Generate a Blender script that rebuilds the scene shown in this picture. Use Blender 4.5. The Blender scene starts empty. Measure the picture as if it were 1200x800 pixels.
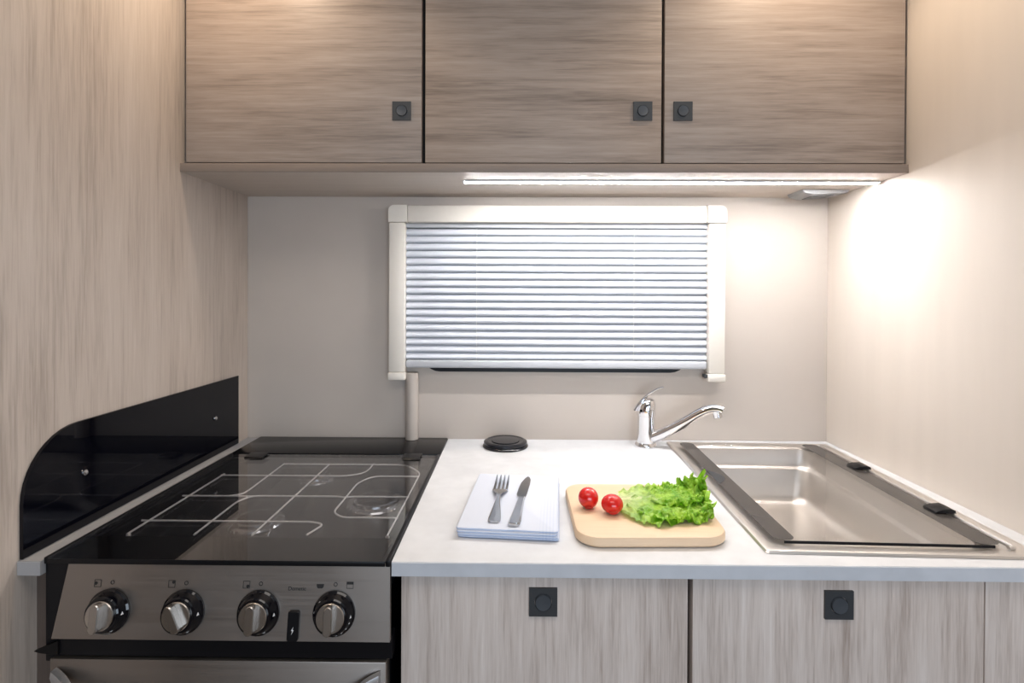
import bpy, bmesh, math, random
from mathutils import Vector, Matrix, noise
random.seed(7)
PI = math.pi
S = bpy.context.scene
C = S.collection

# ------------------------------------------------------------------ camera
cam = bpy.data.cameras.new('camera'); cam.sensor_width = 36; cam.lens = 620 / 1200 * 36
cam.shift_x = (600 - 597.4) / 1200; cam.shift_y = (348.2 - 400) / 1200; cam.clip_start = 0.02
co = bpy.data.objects.new('camera', cam); C.objects.link(co); S.camera = co
co.matrix_world = (Matrix.Translation((0, -1.1923, 1.2279)) @ Matrix.Rotation(0.010, 4, 'Z')
                   @ Matrix.Rotation(PI / 2 - 0.0064, 4, 'X') @ Matrix.Rotation(0.0041, 4, 'Z'))

# ------------------------------------------------------------------ world, light, exposure
W = bpy.data.worlds.new('world'); S.world = W; W.use_nodes = True
W.node_tree.nodes['Background'].inputs[0].default_value = (0.55, 0.68, 0.9, 1)
W.node_tree.nodes['Background'].inputs[1].default_value = 0.25
def area(name, loc, rot, sx, sy, power, col):
    l = bpy.data.lights.new(name, 'AREA'); l.shape = 'RECTANGLE'; l.size = sx; l.size_y = sy
    l.energy = power; l.color = col
    o = bpy.data.objects.new(name, l); C.objects.link(o); o.location = loc; o.rotation_euler = rot
    return o
# cool fill light behind the camera, set in an unseen window added opposite
area('rear_fill_light', (0.40, -2.27, 1.12), (PI / 2, 0, 0), 1.3, 0.75, 18, (0.74, 0.86, 1.0))
# broad ceiling light of the van over the aisle
area('ceiling_panel_light', (0.0, -1.15, 1.985), (0, 0, 0), 0.8, 0.5, 4.2, (1.0, 0.93, 0.86))
S.view_settings.view_transform = 'Standard'; S.view_settings.look = 'None'
S.view_settings.gamma = 1; S.view_settings.use_curve_mapping = False
S.view_settings.exposure = 0.0
LED_STRENGTH = 155
SPOT_POWER = 9

# ------------------------------------------------------------------ materials
def newmat(name):
    m = bpy.data.materials.new(name); m.use_nodes = True
    return m, m.node_tree.nodes, m.node_tree.links, m.node_tree.nodes['Principled BSDF']
def simple(name, col, rough=0.5, metal=0.0, var=0.0, vscale=40, bump=0.0, bscale=300, coat=0.0, spec=None, stretch=None):
    m, N, L, b = newmat(name)
    b.inputs['Roughness'].default_value = rough; b.inputs['Metallic'].default_value = metal
    b.inputs['Coat Weight'].default_value = coat
    if spec is not None: b.inputs['Specular IOR Level'].default_value = spec
    tc = N.new('ShaderNodeTexCoord')
    mp = N.new('ShaderNodeMapping'); L.new(tc.outputs['Object'], mp.inputs[0])
    if stretch: mp.inputs['Scale'].default_value = stretch
    nz = N.new('ShaderNodeTexNoise'); nz.inputs['Scale'].default_value = vscale; nz.inputs['Detail'].default_value = 4
    L.new(mp.outputs[0], nz.inputs[0])
    r = N.new('ShaderNodeValToRGB'); e = r.color_ramp.elements
    e[0].position = 0.3; e[1].position = 0.7
    e[0].color = [c * (1 - var) for c in col] + [1]; e[1].color = [min(1, c * (1 + var)) for c in col] + [1]
    L.new(nz.outputs[0], r.inputs[0]); L.new(r.outputs[0], b.inputs['Base Color'])
    if bump:
        n2 = N.new('ShaderNodeTexNoise'); n2.inputs['Scale'].default_value = bscale; L.new(mp.outputs[0], n2.inputs[0])
        bp = N.new('ShaderNodeBump'); bp.inputs['Strength'].default_value = bump; bp.inputs['Distance'].default_value = 0.0006
        L.new(n2.outputs[0], bp.inputs['Height']); L.new(bp.outputs[0], b.inputs['Normal'])
    return m
def wood(name, dark, mid, light, axis, rough=0.5, bump=0.25, contrast=1.0, band=1.0):
    """straight oak decor; axis = grain direction index"""
    m, N, L, b = newmat(name)
    b.inputs['Roughness'].default_value = rough; b.inputs['Specular IOR Level'].default_value = 0.35
    tc = N.new('ShaderNodeTexCoord'); oi = N.new('ShaderNodeObjectInfo')
    ofs = N.new('ShaderNodeVectorMath'); ofs.operation = 'ADD'
    mul = N.new('ShaderNodeVectorMath'); mul.operation = 'SCALE'; mul.inputs[0].default_value = (3.1, 5.7, 4.3)
    L.new(oi.outputs['Random'], mul.inputs['Scale']); L.new(tc.outputs['Object'], ofs.inputs[0]); L.new(mul.outputs[0], ofs.inputs[1])
    def layer(along, across, detail, dist=0.0, rough_=0.6):
        mp = N.new('ShaderNodeMapping'); sc = [across] * 3; sc[axis] = along; mp.inputs['Scale'].default_value = sc
        L.new(ofs.outputs[0], mp.inputs[0])
        n = N.new('ShaderNodeTexNoise'); n.inputs['Scale'].default_value = 1.0; n.inputs['Detail'].default_value = detail
        n.inputs['Distortion'].default_value = dist; n.inputs['Roughness'].default_value = rough_
        L.new(mp.outputs[0], n.inputs[0]); return n.outputs[0]
    a = layer(1.1 * band, 8 * band, 4, 1.2); f = layer(7.5, 150, 4, 0.25); g = layer(18, 480, 3); k = layer(3.0, 48, 4, 0.7)
    def mad(x, w, y):
        q = N.new('ShaderNodeMath'); q.operation = 'MULTIPLY_ADD'; L.new(x, q.inputs[0]); q.inputs[1].default_value = w
        if isinstance(y, float): q.inputs[2].default_value = y
        else: L.new(y, q.inputs[2])
        return q.outputs[0]
    s = mad(a, 0.50 * contrast, 0.5 - 0.5 * (0.50 + 0.42 + 0.30 + 0.42) * contrast); s = mad(f, 0.42 * contrast, s); s = mad(g, 0.30 * contrast, s); s = mad(k, 0.42 * contrast, s)
    r = N.new('ShaderNodeValToRGB'); e = r.color_ramp.elements
    e[0].position = 0.22; e[0].color = (*dark, 1); e[1].position = 0.80; e[1].color = (*light, 1)
    q = e.new(0.5); q.color = (*mid, 1)
    L.new(s, r.inputs[0]); L.new(r.outputs[0], b.inputs['Base Color'])
    bp = N.new('ShaderNodeBump'); bp.inputs['Strength'].default_value = bump; bp.inputs['Distance'].default_value = 0.0008
    L.new(g, bp.inputs['Height']); L.new(bp.outputs[0], b.inputs['Normal'])
    return m
def glass(name, tint, k=1.0, rough=0.0):
    """thin sheet: tinted straight transmission + Schlick mirror reflection, the same on both faces"""
    m, N, L, b = newmat(name); N.remove(b)
    out = N['Material Output']; geo = N.new('ShaderNodeNewGeometry')
    d = N.new('ShaderNodeVectorMath'); d.operation = 'DOT_PRODUCT'; L.new(geo.outputs['Normal'], d.inputs[0]); L.new(geo.outputs['Incoming'], d.inputs[1])
    def mth(op, x, y=None):
        q = N.new('ShaderNodeMath'); q.operation = op
        for i, v in enumerate((x, y)):
            if v is None: continue
            if isinstance(v, (int, float)): q.inputs[i].default_value = v
            else: L.new(v, q.inputs[i])
        return q.outputs[0]
    c = mth('ABSOLUTE', d.outputs['Value']); p = mth('POWER', mth('SUBTRACT', 1.0, c), 5.0)
    R = mth('MULTIPLY', mth('ADD', mth('MULTIPLY', p, 0.96), 0.04), k)
    t = N.new('ShaderNodeBsdfTransparent'); t.inputs[0].default_value = (*tint, 1)
    g = N.new('ShaderNodeBsdfGlossy'); g.inputs['Roughness'].default_value = rough; g.inputs[0].default_value = (1, 1, 1, 1)
    mx = N.new('ShaderNodeMixShader'); L.new(R, mx.inputs[0]); L.new(t.outputs[0], mx.inputs[1]); L.new(g.outputs[0], mx.inputs[2])
    L.new(mx.outputs[0], out.inputs[0]); return m
def emit(name, col, strength):
    m, N, L, b = newmat(name); b.inputs['Base Color'].default_value = (*col, 1)
    b.inputs['Emission Color'].default_value = (*col, 1); b.inputs['Emission Strength'].default_value = strength
    return m
def steel(name, col, rough, axis=0):
    m, N, L, b = newmat(name); b.inputs['Metallic'].default_value = 1
    tc = N.new('ShaderNodeTexCoord'); mp = N.new('ShaderNodeMapping'); sc = [900] * 3; sc[axis] = 6; mp.inputs['Scale'].default_value = sc
    L.new(tc.outputs['Object'], mp.inputs[0]); n = N.new('ShaderNodeTexNoise'); n.inputs['Scale'].default_value = 1; L.new(mp.outputs[0], n.inputs[0])
    n2 = N.new('ShaderNodeTexNoise'); n2.inputs['Scale'].default_value = 9; n2.inputs['Detail'].default_value = 4; L.new(tc.outputs['Object'], n2.inputs[0])
    ad = N.new('ShaderNodeMath'); ad.operation = 'ADD'; L.new(n.outputs[0], ad.inputs[0]); L.new(n2.outputs[0], ad.inputs[1])
    mr = N.new('ShaderNodeMapRange'); mr.inputs[1].default_value = 0.6; mr.inputs[2].default_value = 1.4
    mr.inputs[3].default_value = rough * 0.8; mr.inputs[4].default_value = rough * 1.2
    L.new(ad.outputs[0], mr.inputs[0]); L.new(mr.outputs[0], b.inputs['Roughness'])
    r = N.new('ShaderNodeValToRGB'); e = r.color_ramp.elements; e[0].color = [c * 0.92 for c in col] + [1]; e[1].color = [*col, 1]
    L.new(n.outputs[0], r.inputs[0]); L.new(r.outputs[0], b.inputs['Base Color'])
    return m

M = {}
M['wall_wood'] = wood('oak_partition', (0.30, 0.247, 0.206), (0.50, 0.425, 0.365), (0.60, 0.525, 0.465), 2, 0.5, 0.25, 1.05)
M['upper_wood'] = wood('oak_upper_doors', (0.155, 0.118, 0.094), (0.325, 0.257, 0.210), (0.44, 0.36, 0.30), 0, 0.5, 0.25, 1.1)
M['lower_wood'] = wood('oak_lower_doors', (0.32, 0.252, 0.212), (0.565, 0.485, 0.435), (0.70, 0.625, 0.575), 2, 0.5, 0.25, 1.35)
M['board_wood_lit'] = wood('oak_base_board_lit', (0.40, 0.34, 0.29), (0.50, 0.435, 0.38), (0.58, 0.52, 0.46), 0, 0.5, 0.15, 0.6)  # strip-light spill on the underside is put into this lighter colour
M['board_edge'] = wood('oak_edge_band', (0.18, 0.14, 0.115), (0.235, 0.19, 0.16), (0.29, 0.235, 0.20), 0, 0.5, 0.15, 0.6)
M['side_wood'] = wood('brown_side_panel', (0.07, 0.05, 0.04), (0.105, 0.078, 0.064), (0.14, 0.105, 0.086), 2, 0.6, 0.2, 0.7)
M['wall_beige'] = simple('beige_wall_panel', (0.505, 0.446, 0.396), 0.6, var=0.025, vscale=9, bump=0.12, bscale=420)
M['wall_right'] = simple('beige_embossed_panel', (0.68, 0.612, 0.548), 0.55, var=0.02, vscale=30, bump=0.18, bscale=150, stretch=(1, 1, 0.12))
M['room'] = simple('cream_room_panel', (0.52, 0.46, 0.40), 0.6, var=0.02)
M['ceiling'] = simple('cream_ceiling', (0.72, 0.69, 0.65), 0.7, var=0.01)
M['floor'] = wood('floor_planks', (0.12, 0.09, 0.07), (0.2, 0.155, 0.12), (0.27, 0.21, 0.17), 0, 0.45)
M['worktop'] = simple('pale_stone_worktop', (0.635, 0.645, 0.665), 0.42, var=0.06, vscale=26, bump=0.06, bscale=150)
M['worktop_edge'] = simple('grey_edge_band', (0.55, 0.565, 0.60), 0.45, var=0.05, vscale=34)
M['strip'] = simple('grey_worktop_strip', (0.36, 0.355, 0.36), 0.45, var=0.05, vscale=30)
M['black'] = simple('black_carcass', (0.008, 0.007, 0.007), 0.55, spec=0.2)
M['black_plastic'] = simple('black_plastic', (0.006, 0.006, 0.0075), 0.35, spec=0.22)
M['print_black'] = simple('black_lid_print', (0.002, 0.002, 0.0025), 0.6, spec=0.05)
M['anthracite'] = simple('anthracite_latch', (0.035, 0.038, 0.042), 0.42, var=0.05)
M['latch_button'] = simple('latch_button', (0.055, 0.062, 0.072), 0.32, var=0.05)
M['black_glass'] = simple('black_glass', (0.003, 0.003, 0.005), 0.03, spec=0.5)
M['enamel'] = simple('black_enamel', (0.004, 0.004, 0.005), 0.2, spec=0.22)
M['steel'] = steel('brushed_steel', (0.36, 0.32, 0.29), 0.45, 0)
M['steel_sink'] = simple('satin_sink_steel', (0.78, 0.75, 0.72), 0.36, 1.0, var=0.02, vscale=12)
M['steel_knob'] = simple('knob_steel', (0.52, 0.49, 0.46), 0.26, 1.0)
M['chrome'] = simple('chrome', (0.82, 0.82, 0.84), 0.06, 1.0)
M['cutlery'] = simple('cutlery_steel', (0.52, 0.52, 0.53), 0.16, 1.0)
M['wire'] = simple('plated_wire', (0.86, 0.85, 0.84), 0.35, 0.35)
M['burner'] = simple('dark_burner_metal', (0.42, 0.42, 0.43), 0.16, 1.0)
M['splash'] = simple('blue_black_glass', (0.002, 0.0022, 0.0045), 0.03, spec=0.3)
M['alu'] = simple('silver_aluminium', (0.62, 0.62, 0.63), 0.35, 0.8)
M['hob_glass'] = glass('smoked_hob_glass', (0.92, 0.92, 0.93), 1.25)
M['sink_glass'] = glass('smoked_sink_glass', (0.95, 0.945, 0.94), 0.6)
M['band'] = simple('dark_printed_band', (0.055, 0.05, 0.047), 0.2, spec=0.3)
M['blind_frame'] = simple('cream_blind_frame', (0.74, 0.69, 0.62), 0.42, var=0.01)
M['pleat'] = simple('silver_pleat_cloth', (0.66, 0.68, 0.73), 0.6, var=0.0)
M['blind_rail'] = simple('silver_blind_rail', (0.52, 0.53, 0.56), 0.45, var=0.02)
M['switch_grey'] = simple('grey_switch_box', (0.25, 0.25, 0.255), 0.4, 0.3)
M['cord'] = simple('white_cord', (0.8, 0.8, 0.8), 0.6)
M['pane'] = glass('window_pane', (0.12, 0.13, 0.15), 1.0)
M['pipe'] = simple('beige_conduit', (0.46, 0.405, 0.36), 0.45, var=0.02)
M['led'] = emit('led_diffuser', (1.0, 0.985, 0.98), LED_STRENGTH)
M['lamp'] = emit('warm_lamp_lens', (1.0, 0.78, 0.55), 6)
M['gloss_black'] = simple('gloss_black_plastic', (0.010, 0.011, 0.015), 0.14, spec=0.5)
M['white'] = simple('white_print', (0.85, 0.85, 0.85), 0.5)
M['ink'] = simple('black_print', (0.012, 0.011, 0.011), 0.6)
M['napkin'] = None
M['beech'] = wood('beech_board', (0.60, 0.42, 0.27), (0.73, 0.54, 0.365), (0.79, 0.62, 0.45), 0, 0.5, 0.1, 0.6)
M['tomato'] = simple('tomato_skin', (0.62, 0.012, 0.008), 0.16, var=0.12, vscale=70, coat=0.4)
M['scar'] = simple('tomato_scar', (0.16, 0.14, 0.03), 0.7)

def napkin_mat():
    m, N, L, b = newmat('white_striped_cloth'); b.inputs['Roughness'].default_value = 0.85; b.inputs['Specular IOR Level'].default_value = 0.15
    tc = N.new('ShaderNodeTexCoord'); sp = N.new('ShaderNodeSeparateXYZ'); L.new(tc.outputs['Object'], sp.inputs[0])
    w = N.new('ShaderNodeTexWave'); w.wave_type = 'BANDS'; w.bands_direction = 'Z'; w.inputs['Scale'].default_value = 170; w.inputs['Distortion'].default_value = 1.5
    L.new(tc.outputs['Object'], w.inputs[0])
    w2 = N.new('ShaderNodeTexWave'); w2.wave_type = 'BANDS'; w2.bands_direction = 'X'; w2.inputs['Scale'].default_value = 70
    L.new(tc.outputs['Object'], w2.inputs[0])
    geo = N.new('ShaderNodeNewGeometry'); sn = N.new('ShaderNodeSeparateXYZ'); L.new(geo.outputs['Normal'], sn.inputs[0])
    side = N.new('ShaderNodeMapRange'); side.inputs[1].default_value = 0.9; side.inputs[2].default_value = 0.4; L.new(sn.outputs[2], side.inputs[0])
    mu = N.new('ShaderNodeMath'); mu.operation = 'MULTIPLY'; L.new(side.outputs[0], mu.inputs[0]); L.new(w.outputs[1], mu.inputs[1])
    xr = N.new('ShaderNodeMapRange'); xr.inputs[1].default_value = 0.036; xr.inputs[2].default_value = 0.05; xr.inputs[4].default_value = 0.16; L.new(sp.outputs[0], xr.inputs[0])
    wx = N.new('ShaderNodeMath'); wx.operation = 'MULTIPLY'; L.new(w2.outputs[1], wx.inputs[0]); L.new(xr.outputs[0], wx.inputs[1])
    a = N.new('ShaderNodeMath'); a.operation = 'ADD'; L.new(wx.outputs[0], a.inputs[0]); L.new(mu.outputs[0], a.inputs[1])
    mx = N.new('ShaderNodeMix'); mx.data_type = 'RGBA'; L.new(a.outputs[0], mx.inputs[0])
    mx.inputs[6].default_value = (0.61, 0.65, 0.74, 1); mx.inputs[7].default_value = (0.30, 0.40, 0.62, 1)
    L.new(mx.outputs[2], b.inputs['Base Color'])
    n2 = N.new('ShaderNodeTexNoise'); n2.inputs['Scale'].default_value = 700; L.new(tc.outputs['Object'], n2.inputs[0])
    bp = N.new('ShaderNodeBump'); bp.inputs['Strength'].default_value = 0.3; bp.inputs['Distance'].default_value = 0.0005
    L.new(n2.outputs[0], bp.inputs['Height']); L.new(bp.outputs[0], b.inputs['Normal'])
    return m
M['napkin'] = napkin_mat()
def leaf_mat():
    m, N, L, b = newmat('lettuce_leaf'); b.inputs['Roughness'].default_value = 0.38
    at = N.new('ShaderNodeAttribute'); at.attribute_name = 'pale'
    tc = N.new('ShaderNodeTexCoord'); n = N.new('ShaderNodeTexNoise'); n.inputs['Scale'].default_value = 75; n.inputs['Detail'].default_value = 5
    L.new(tc.outputs['Object'], n.inputs[0])
    r = N.new('ShaderNodeValToRGB'); e = r.color_ramp.elements
    e[0].position = 0.35; e[0].color = (0.17, 0.44, 0.012, 1); e[1].position = 0.65; e[1].color = (0.46, 0.72, 0.07, 1)
    L.new(n.outputs[0], r.inputs[0])
    mx = N.new('ShaderNodeMix'); mx.data_type = 'RGBA'; L.new(at.outputs['Fac'], mx.inputs[0]); L.new(r.outputs[0], mx.inputs[6]); mx.inputs[7].default_value = (0.82, 0.88, 0.52, 1)
    L.new(mx.outputs[2], b.inputs['Base Color'])
    tr = N.new('ShaderNodeBsdfTranslucent'); L.new(mx.outputs[2], tr.inputs[0])
    ms = N.new('ShaderNodeMixShader'); ms.inputs[0].default_value = 0.35; L.new(b.outputs[0], ms.inputs[1]); L.new(tr.outputs[0], ms.inputs[2])
    L.new(ms.outputs[0], N['Material Output'].inputs[0]); return m
M['leaf'] = leaf_mat()

# ------------------------------------------------------------------ helpers
def B(): return bmesh.new()
def box(bm, x0, x1, y0, y1, z0, z1, bev=0.0, seg=2):
    r = bmesh.ops.create_cube(bm, size=1)['verts']
    for v in r:
        v.co = Vector(((x0 + x1) / 2 + v.co.x * (x1 - x0), (y0 + y1) / 2 + v.co.y * (y1 - y0), (z0 + z1) / 2 + v.co.z * (z1 - z0)))
    if bev:
        es = list({e for v in r for e in v.link_edges})
        bmesh.ops.bevel(bm, geom=es, offset=bev, segments=seg, profile=0.5, affect='EDGES')
    return bm
def loft(bm, loops, cap0=True, cap1=True, closed=False):
    rows = [[bm.verts.new(p) for p in lp] for lp in loops]
    n = len(rows[0]); k = len(rows)
    for i in range(k if closed else k - 1):
        a, b = rows[i], rows[(i + 1) % k]
        for j in range(n):
            bm.faces.new((a[j], a[(j + 1) % n], b[(j + 1) % n], b[j]))
    if not closed:
        if cap0: bm.faces.new(rows[0][::-1])
        if cap1: bm.faces.new(rows[-1])
    return bm
def rr(x0, x1, y0, y1, r, n=6):
    """rounded rectangle, ccw"""
    pts = []
    for cx, cy, a0 in ((x1 - r, y1 - r, 0), (x0 + r, y1 - r, PI / 2), (x0 + r, y0 + r, PI), (x1 - r, y0 + r, 1.5 * PI)):
        for i in range(n + 1):
            a = a0 + PI / 2 * i / n; pts.append((cx + r * math.cos(a), cy + r * math.sin(a)))
    return pts
def lift(pts, z, axis=2):
    if axis == 2: return [(x, y, z) for x, y in pts]
    if axis == 1: return [(x, z, y) for x, y in pts]
    return [(z, x, y) for x, y in pts]
def prism(bm, pts, axis, a0, a1, bev=0.0):
    if bev:
        cx = sum(p[0] for p in pts) / len(pts); cy = sum(p[1] for p in pts) / len(pts)
        mx = max(abs(p[0] - cx) for p in pts); my = max(abs(p[1] - cy) for p in pts)
        sh = [(cx + (p[0] - cx) * (1 - bev / mx), cy + (p[1] - cy) * (1 - bev / my)) for p in pts]
        s = 1 if a1 > a0 else -1
        return loft(bm, [lift(sh, a0, axis), lift(pts, a0 + s * bev, axis), lift(pts, a1 - s * bev, axis), lift(sh, a1, axis)])
    return loft(bm, [lift(pts, a0, axis), lift(pts, a1, axis)])
def ring(bm, outer, inner, axis, a0, a1):
    """plate with a hole; outer and inner have the same number of points"""
    return loft(bm, [lift(outer, a0, axis), lift(outer, a1, axis), lift(inner, a1, axis), lift(inner, a0, axis)], closed=True)
def rect_n(x0, x1, y0, y1, n=6):
    """rectangle with the point count and order of rr"""
    pts = []
    for cx, cy, a0 in ((x1, y1, 0), (x0, y1, 1), (x0, y0, 2), (x1, y0, 3)): pts += [(cx, cy, 0)] * (n + 1)
    # spread points of each corner slightly along the two sides so that no edge has zero length
    out = []
    dirs = (((0, -1), (-1, 0)), ((1, 0), (0, -1)), ((0, 1), (1, 0)), ((-1, 0), (0, 1)))
    k = 0
    for q in range(4):
        d0, d1 = dirs[q]
        for i in range(n + 1):
            t = i - n / 2; cx, cy, _ = pts[k]; e = 0.004
            if t < 0: out.append((cx + d0[0] * -t * e, cy + d0[1] * -t * e))
            else: out.append((cx + d1[0] * t * e, cy + d1[1] * t * e))
            k += 1
    return out
def tube(bm, pts, r, n=10, closed=False, rad=None, flat=1.0, up=(0, 0, 1)):
    P = [Vector(p) for p in pts]; loops = []; k = len(P); prev = None
    for i, p in enumerate(P):
        a = P[(i - 1) % k] if (closed or i) else P[i]; b = P[(i + 1) % k] if (closed or i < k - 1) else P[i]
        t = (b - a).normalized()
        if prev is None:
            u = Vector(up); u = (u - t * u.dot(t))
            if u.length < 1e-4: u = t.orthogonal()
            u.normalize()
        else:
            u = (prev - t * prev.dot(t)).normalized()
        prev = u; w = t.cross(u); R = rad[i] if rad else r
        loops.append([p + u * (math.cos(2 * PI * j / n) * R * flat) + w * (math.sin(2 * PI * j / n) * R) for j in range(n)])
    return loft(bm, loops, closed=closed)
def lathe(bm, prof, n=32, mat=Matrix()):
    loops = [[mat @ Vector((r * math.cos(2 * PI * j / n), r * math.sin(2 * PI * j / n), z)) for j in range(n)] for r, z in prof]
    return loft(bm, loops)
def smoothpath(pts, sub=6):
    P = [Vector(p) for p in pts]; out = []
    for i in range(len(P) - 1):
        p0 = P[max(i - 1, 0)]; p1 = P[i]; p2 = P[i + 1]; p3 = P[min(i + 2, len(P) - 1)]
        for s in range(sub):
            t = s / sub
            out.append(0.5 * ((2 * p1) + (p2 - p0) * t + (2 * p0 - 5 * p1 + 4 * p2 - p3) * t * t + (3 * p1 - p0 - 3 * p2 + p3) * t ** 3))
    out.append(P[-1]); return out
def roundpath(pts, r, n=5):
    """polyline with rounded inner corners"""
    P = [Vector(p) for p in pts]; out = [P[0]]
    for i in range(1, len(P) - 1):
        a = (P[i - 1] - P[i]); b = (P[i + 1] - P[i]); rr_ = min(r, a.length * .45, b.length * .45)
        p0 = P[i] + a.normalized() * rr_; p2 = P[i] + b.normalized() * rr_
        for k in range(n + 1):
            t = k / n; out.append(p0 * (1 - t) ** 2 + P[i] * 2 * t * (1 - t) + p2 * t * t)
    out.append(P[-1]); return out
def mesh_of(name, bm, mat, ang=35):
    bmesh.ops.remove_doubles(bm, verts=bm.verts, dist=1e-6)
    bmesh.ops.recalc_face_normals(bm, faces=bm.faces)
    for f in bm.faces: f.smooth = True
    for e in bm.edges:
        if len(e.link_faces) == 2 and e.calc_face_angle() > math.radians(ang): e.smooth = False
    me = bpy.data.meshes.new(name); bm.to_mesh(me); bm.free()
    me.materials.append(M[mat] if isinstance(mat, str) else mat); return me
def base_of(o):
    v = Vector((0, 0, 0))
    while o is not None: v += o.location; o = o.parent
    return v
def tag(o, label, cat, group=None):
    o['label'] = label; o['category'] = cat
    if group: o['group'] = group
    return o
def thing(name, label, cat, loc=(0, 0, 0), group=None, rotz=0):
    o = bpy.data.objects.new(name, None); C.objects.link(o); o.location = loc; o.rotation_euler.z = rotz; o.empty_display_size = 0.03
    return tag(o, label, cat, group)
def part(name, bm, mat, parent, world=True, ang=35):
    """bm in world coordinates (world=True) or in the parent's own coordinates"""
    me = mesh_of(name, bm, mat, ang)
    if world:
        me.transform(Matrix.Translation(-base_of(parent)))
    o = bpy.data.objects.new(name, me); C.objects.link(o); o.parent = parent; return o
def solo(name, bm, mat, label, cat, loc, group=None, ang=35, rotz=0, world=True):
    me = mesh_of(name, bm, mat, ang)
    if world: me.transform(Matrix.Translation(-Vector(loc)))
    o = bpy.data.objects.new(name, me); C.objects.link(o); o.location = loc; o.rotation_euler.z = rotz
    return tag(o, label, cat, group)
def struct(name, bm, mat, loc=(0, 0, 0), ang=35):
    me = mesh_of(name, bm, mat, ang); me.transform(Matrix.Translation(-Vector(loc)))
    o = bpy.data.objects.new(name, me); C.objects.link(o); o.location = loc; o['kind'] = 'structure'; return o
def inst(src, parent, loc=(0, 0, 0), rot=None):
    o = src.copy(); C.objects.link(o); o.parent = parent; o.location = loc
    if rot is not None: o.rotation_euler = rot
    return o
def textmesh(s, size, mat, extrude=0.0002):
    cu = bpy.data.curves.new('lettering', 'FONT'); cu.body = s; cu.size = size; cu.extrude = extrude; cu.align_x = 'CENTER'; cu.align_y = 'CENTER'
    o = bpy.data.objects.new('lettering', cu); C.objects.link(o); bpy.context.view_layer.update()
    me = bpy.data.meshes.new_from_object(o.evaluated_get(bpy.context.evaluated_depsgraph_get()))
    bpy.data.objects.remove(o); bpy.data.curves.remove(cu)
    me.materials.clear(); me.materials.append(M[mat]); return me

# ------------------------------------------------------------------ room shell
XL, XR, ZC = -0.605, 0.699, 0.90
# back wall with the opening of the kitchen window
bm = B(); ring(bm, rect_n(-1.9, 1.9, 0, 2.0), rr(-0.203, 0.383, 1.054, 1.375, 0.035), 1, 0.0, 0.03)
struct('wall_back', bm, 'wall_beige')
struct('floor', box(B(), -1.9, 1.9, -2.3, 0.03, -0.05, 0), 'floor')
struct('ceiling', box(B(), -1.9, 1.9, -2.3, 0.03, 2.0, 2.05), 'ceiling')
struct('wall_left', box(B(), XL - 0.03, XL, -0.78, -0.0002, 0.0, 2.0, 0.001), 'wall_wood', (XL, -0.4, 0))
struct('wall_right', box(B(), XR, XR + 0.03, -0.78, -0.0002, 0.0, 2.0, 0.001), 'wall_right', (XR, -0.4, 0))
struct('wall_outer_left', box(B(), -1.93, -1.9, -2.3, 0.03, 0, 2.0), 'room')
struct('wall_outer_right', box(B(), 1.9, 1.93, -2.3, 0.03, 0, 2.0), 'room')
bm = B(); ring(bm, rect_n(-1.9, 1.9, 0, 2.0), rr(-0.27, 1.07, 0.73, 1.51, 0.03), 1, -2.33, -2.30)
struct('wall_front', bm, 'room')
# unseen window added opposite: frame round the opening that holds the fill light
bm = B(); ring(bm, rr(-0.31, 1.11, 0.69, 1.55, 0.05), rr(-0.27, 1.07, 0.73, 1.51, 0.03), 1, -2.30, -2.285)
struct('unseen_window', bm, 'blind_frame')
# kitchen window: black frame and dark pane behind the blind
w = struct('window_1', ring(B(), rr(-0.209, 0.389, 1.0525, 1.381, 0.041), rr(-0.185, 0.365, 1.072, 1.357, 0.03), 1, -0.004, 0.012), 'black_plastic')
part('pane', prism(B(), rr(-0.188, 0.368, 1.069, 1.36, 0.03), 1, 0.004, 0.008), 'pane', w)

# ------------------------------------------------------------------ wall cabinets
BZ = 1.4455; YF = -0.2426; TZ = 1.4612
t = thing('cabinet_base_board', 'long oak base board running wall to wall beneath the wall cabinets', 'shelf', (0.047, -0.12, BZ))
part('board', box(B(), XL + 0.0004, XR - 0.0004, YF + 0.0012, -0.0005, BZ, TZ), 'board_wood_lit', t)
part('edge_band', box(B(), XL + 0.0004, XR - 0.0004, YF - 0.0012, YF + 0.0011, BZ, TZ, 0.0006), 'board_edge', t)
def latch(parent, cx, y, cz, s):
    """square push lock: plate, recess ring and round button; faces -y"""
    h = s / 2
    bm = B(); ring(bm, rect_n(cx - h, cx + h, cz - h, cz + h, 6), circ(cx, cz, s * 0.31, 28), 1, y - 0.003, y)
    p = part('latch_plate', bm, 'anthracite', parent)
    bm = B(); T = Matrix.Translation((cx, y, cz)) @ Matrix.Rotation(PI / 2, 4, 'X')
    lathe(bm, [(s * 0.29, -0.0002), (s * 0.29, 0.0035), (s * 0.27, 0.005), (s * 0.16, 0.0046), (0.0005, 0.0044)], 28, T)
    part('button', bm, 'latch_button', p)
def circ(cx, cy, r, n):
    # ccw, starts in the same direction as rr (east side going north)
    return [(cx + r * math.cos(2 * PI * (j - 3) / n + PI / 4), cy + r * math.sin(2 * PI * (j - 3) / n + PI / 4)) for j in range(n)]
ucabs = [(-0.5945, -0.1690, -0.2045, 'oak wall cabinet beside the wood-grain partition wall, latch at lower right'),
         (-0.1625, 0.2600, 0.2264, 'middle oak wall cabinet between the other two, above the blind'),
         (0.2655, 0.6915, 0.2978, 'oak wall cabinet with latch at its lower left, above the sink')]
edges = [(-0.604, -0.1657), (-0.1657, 0.2628), (0.2628, 0.698)]
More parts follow.
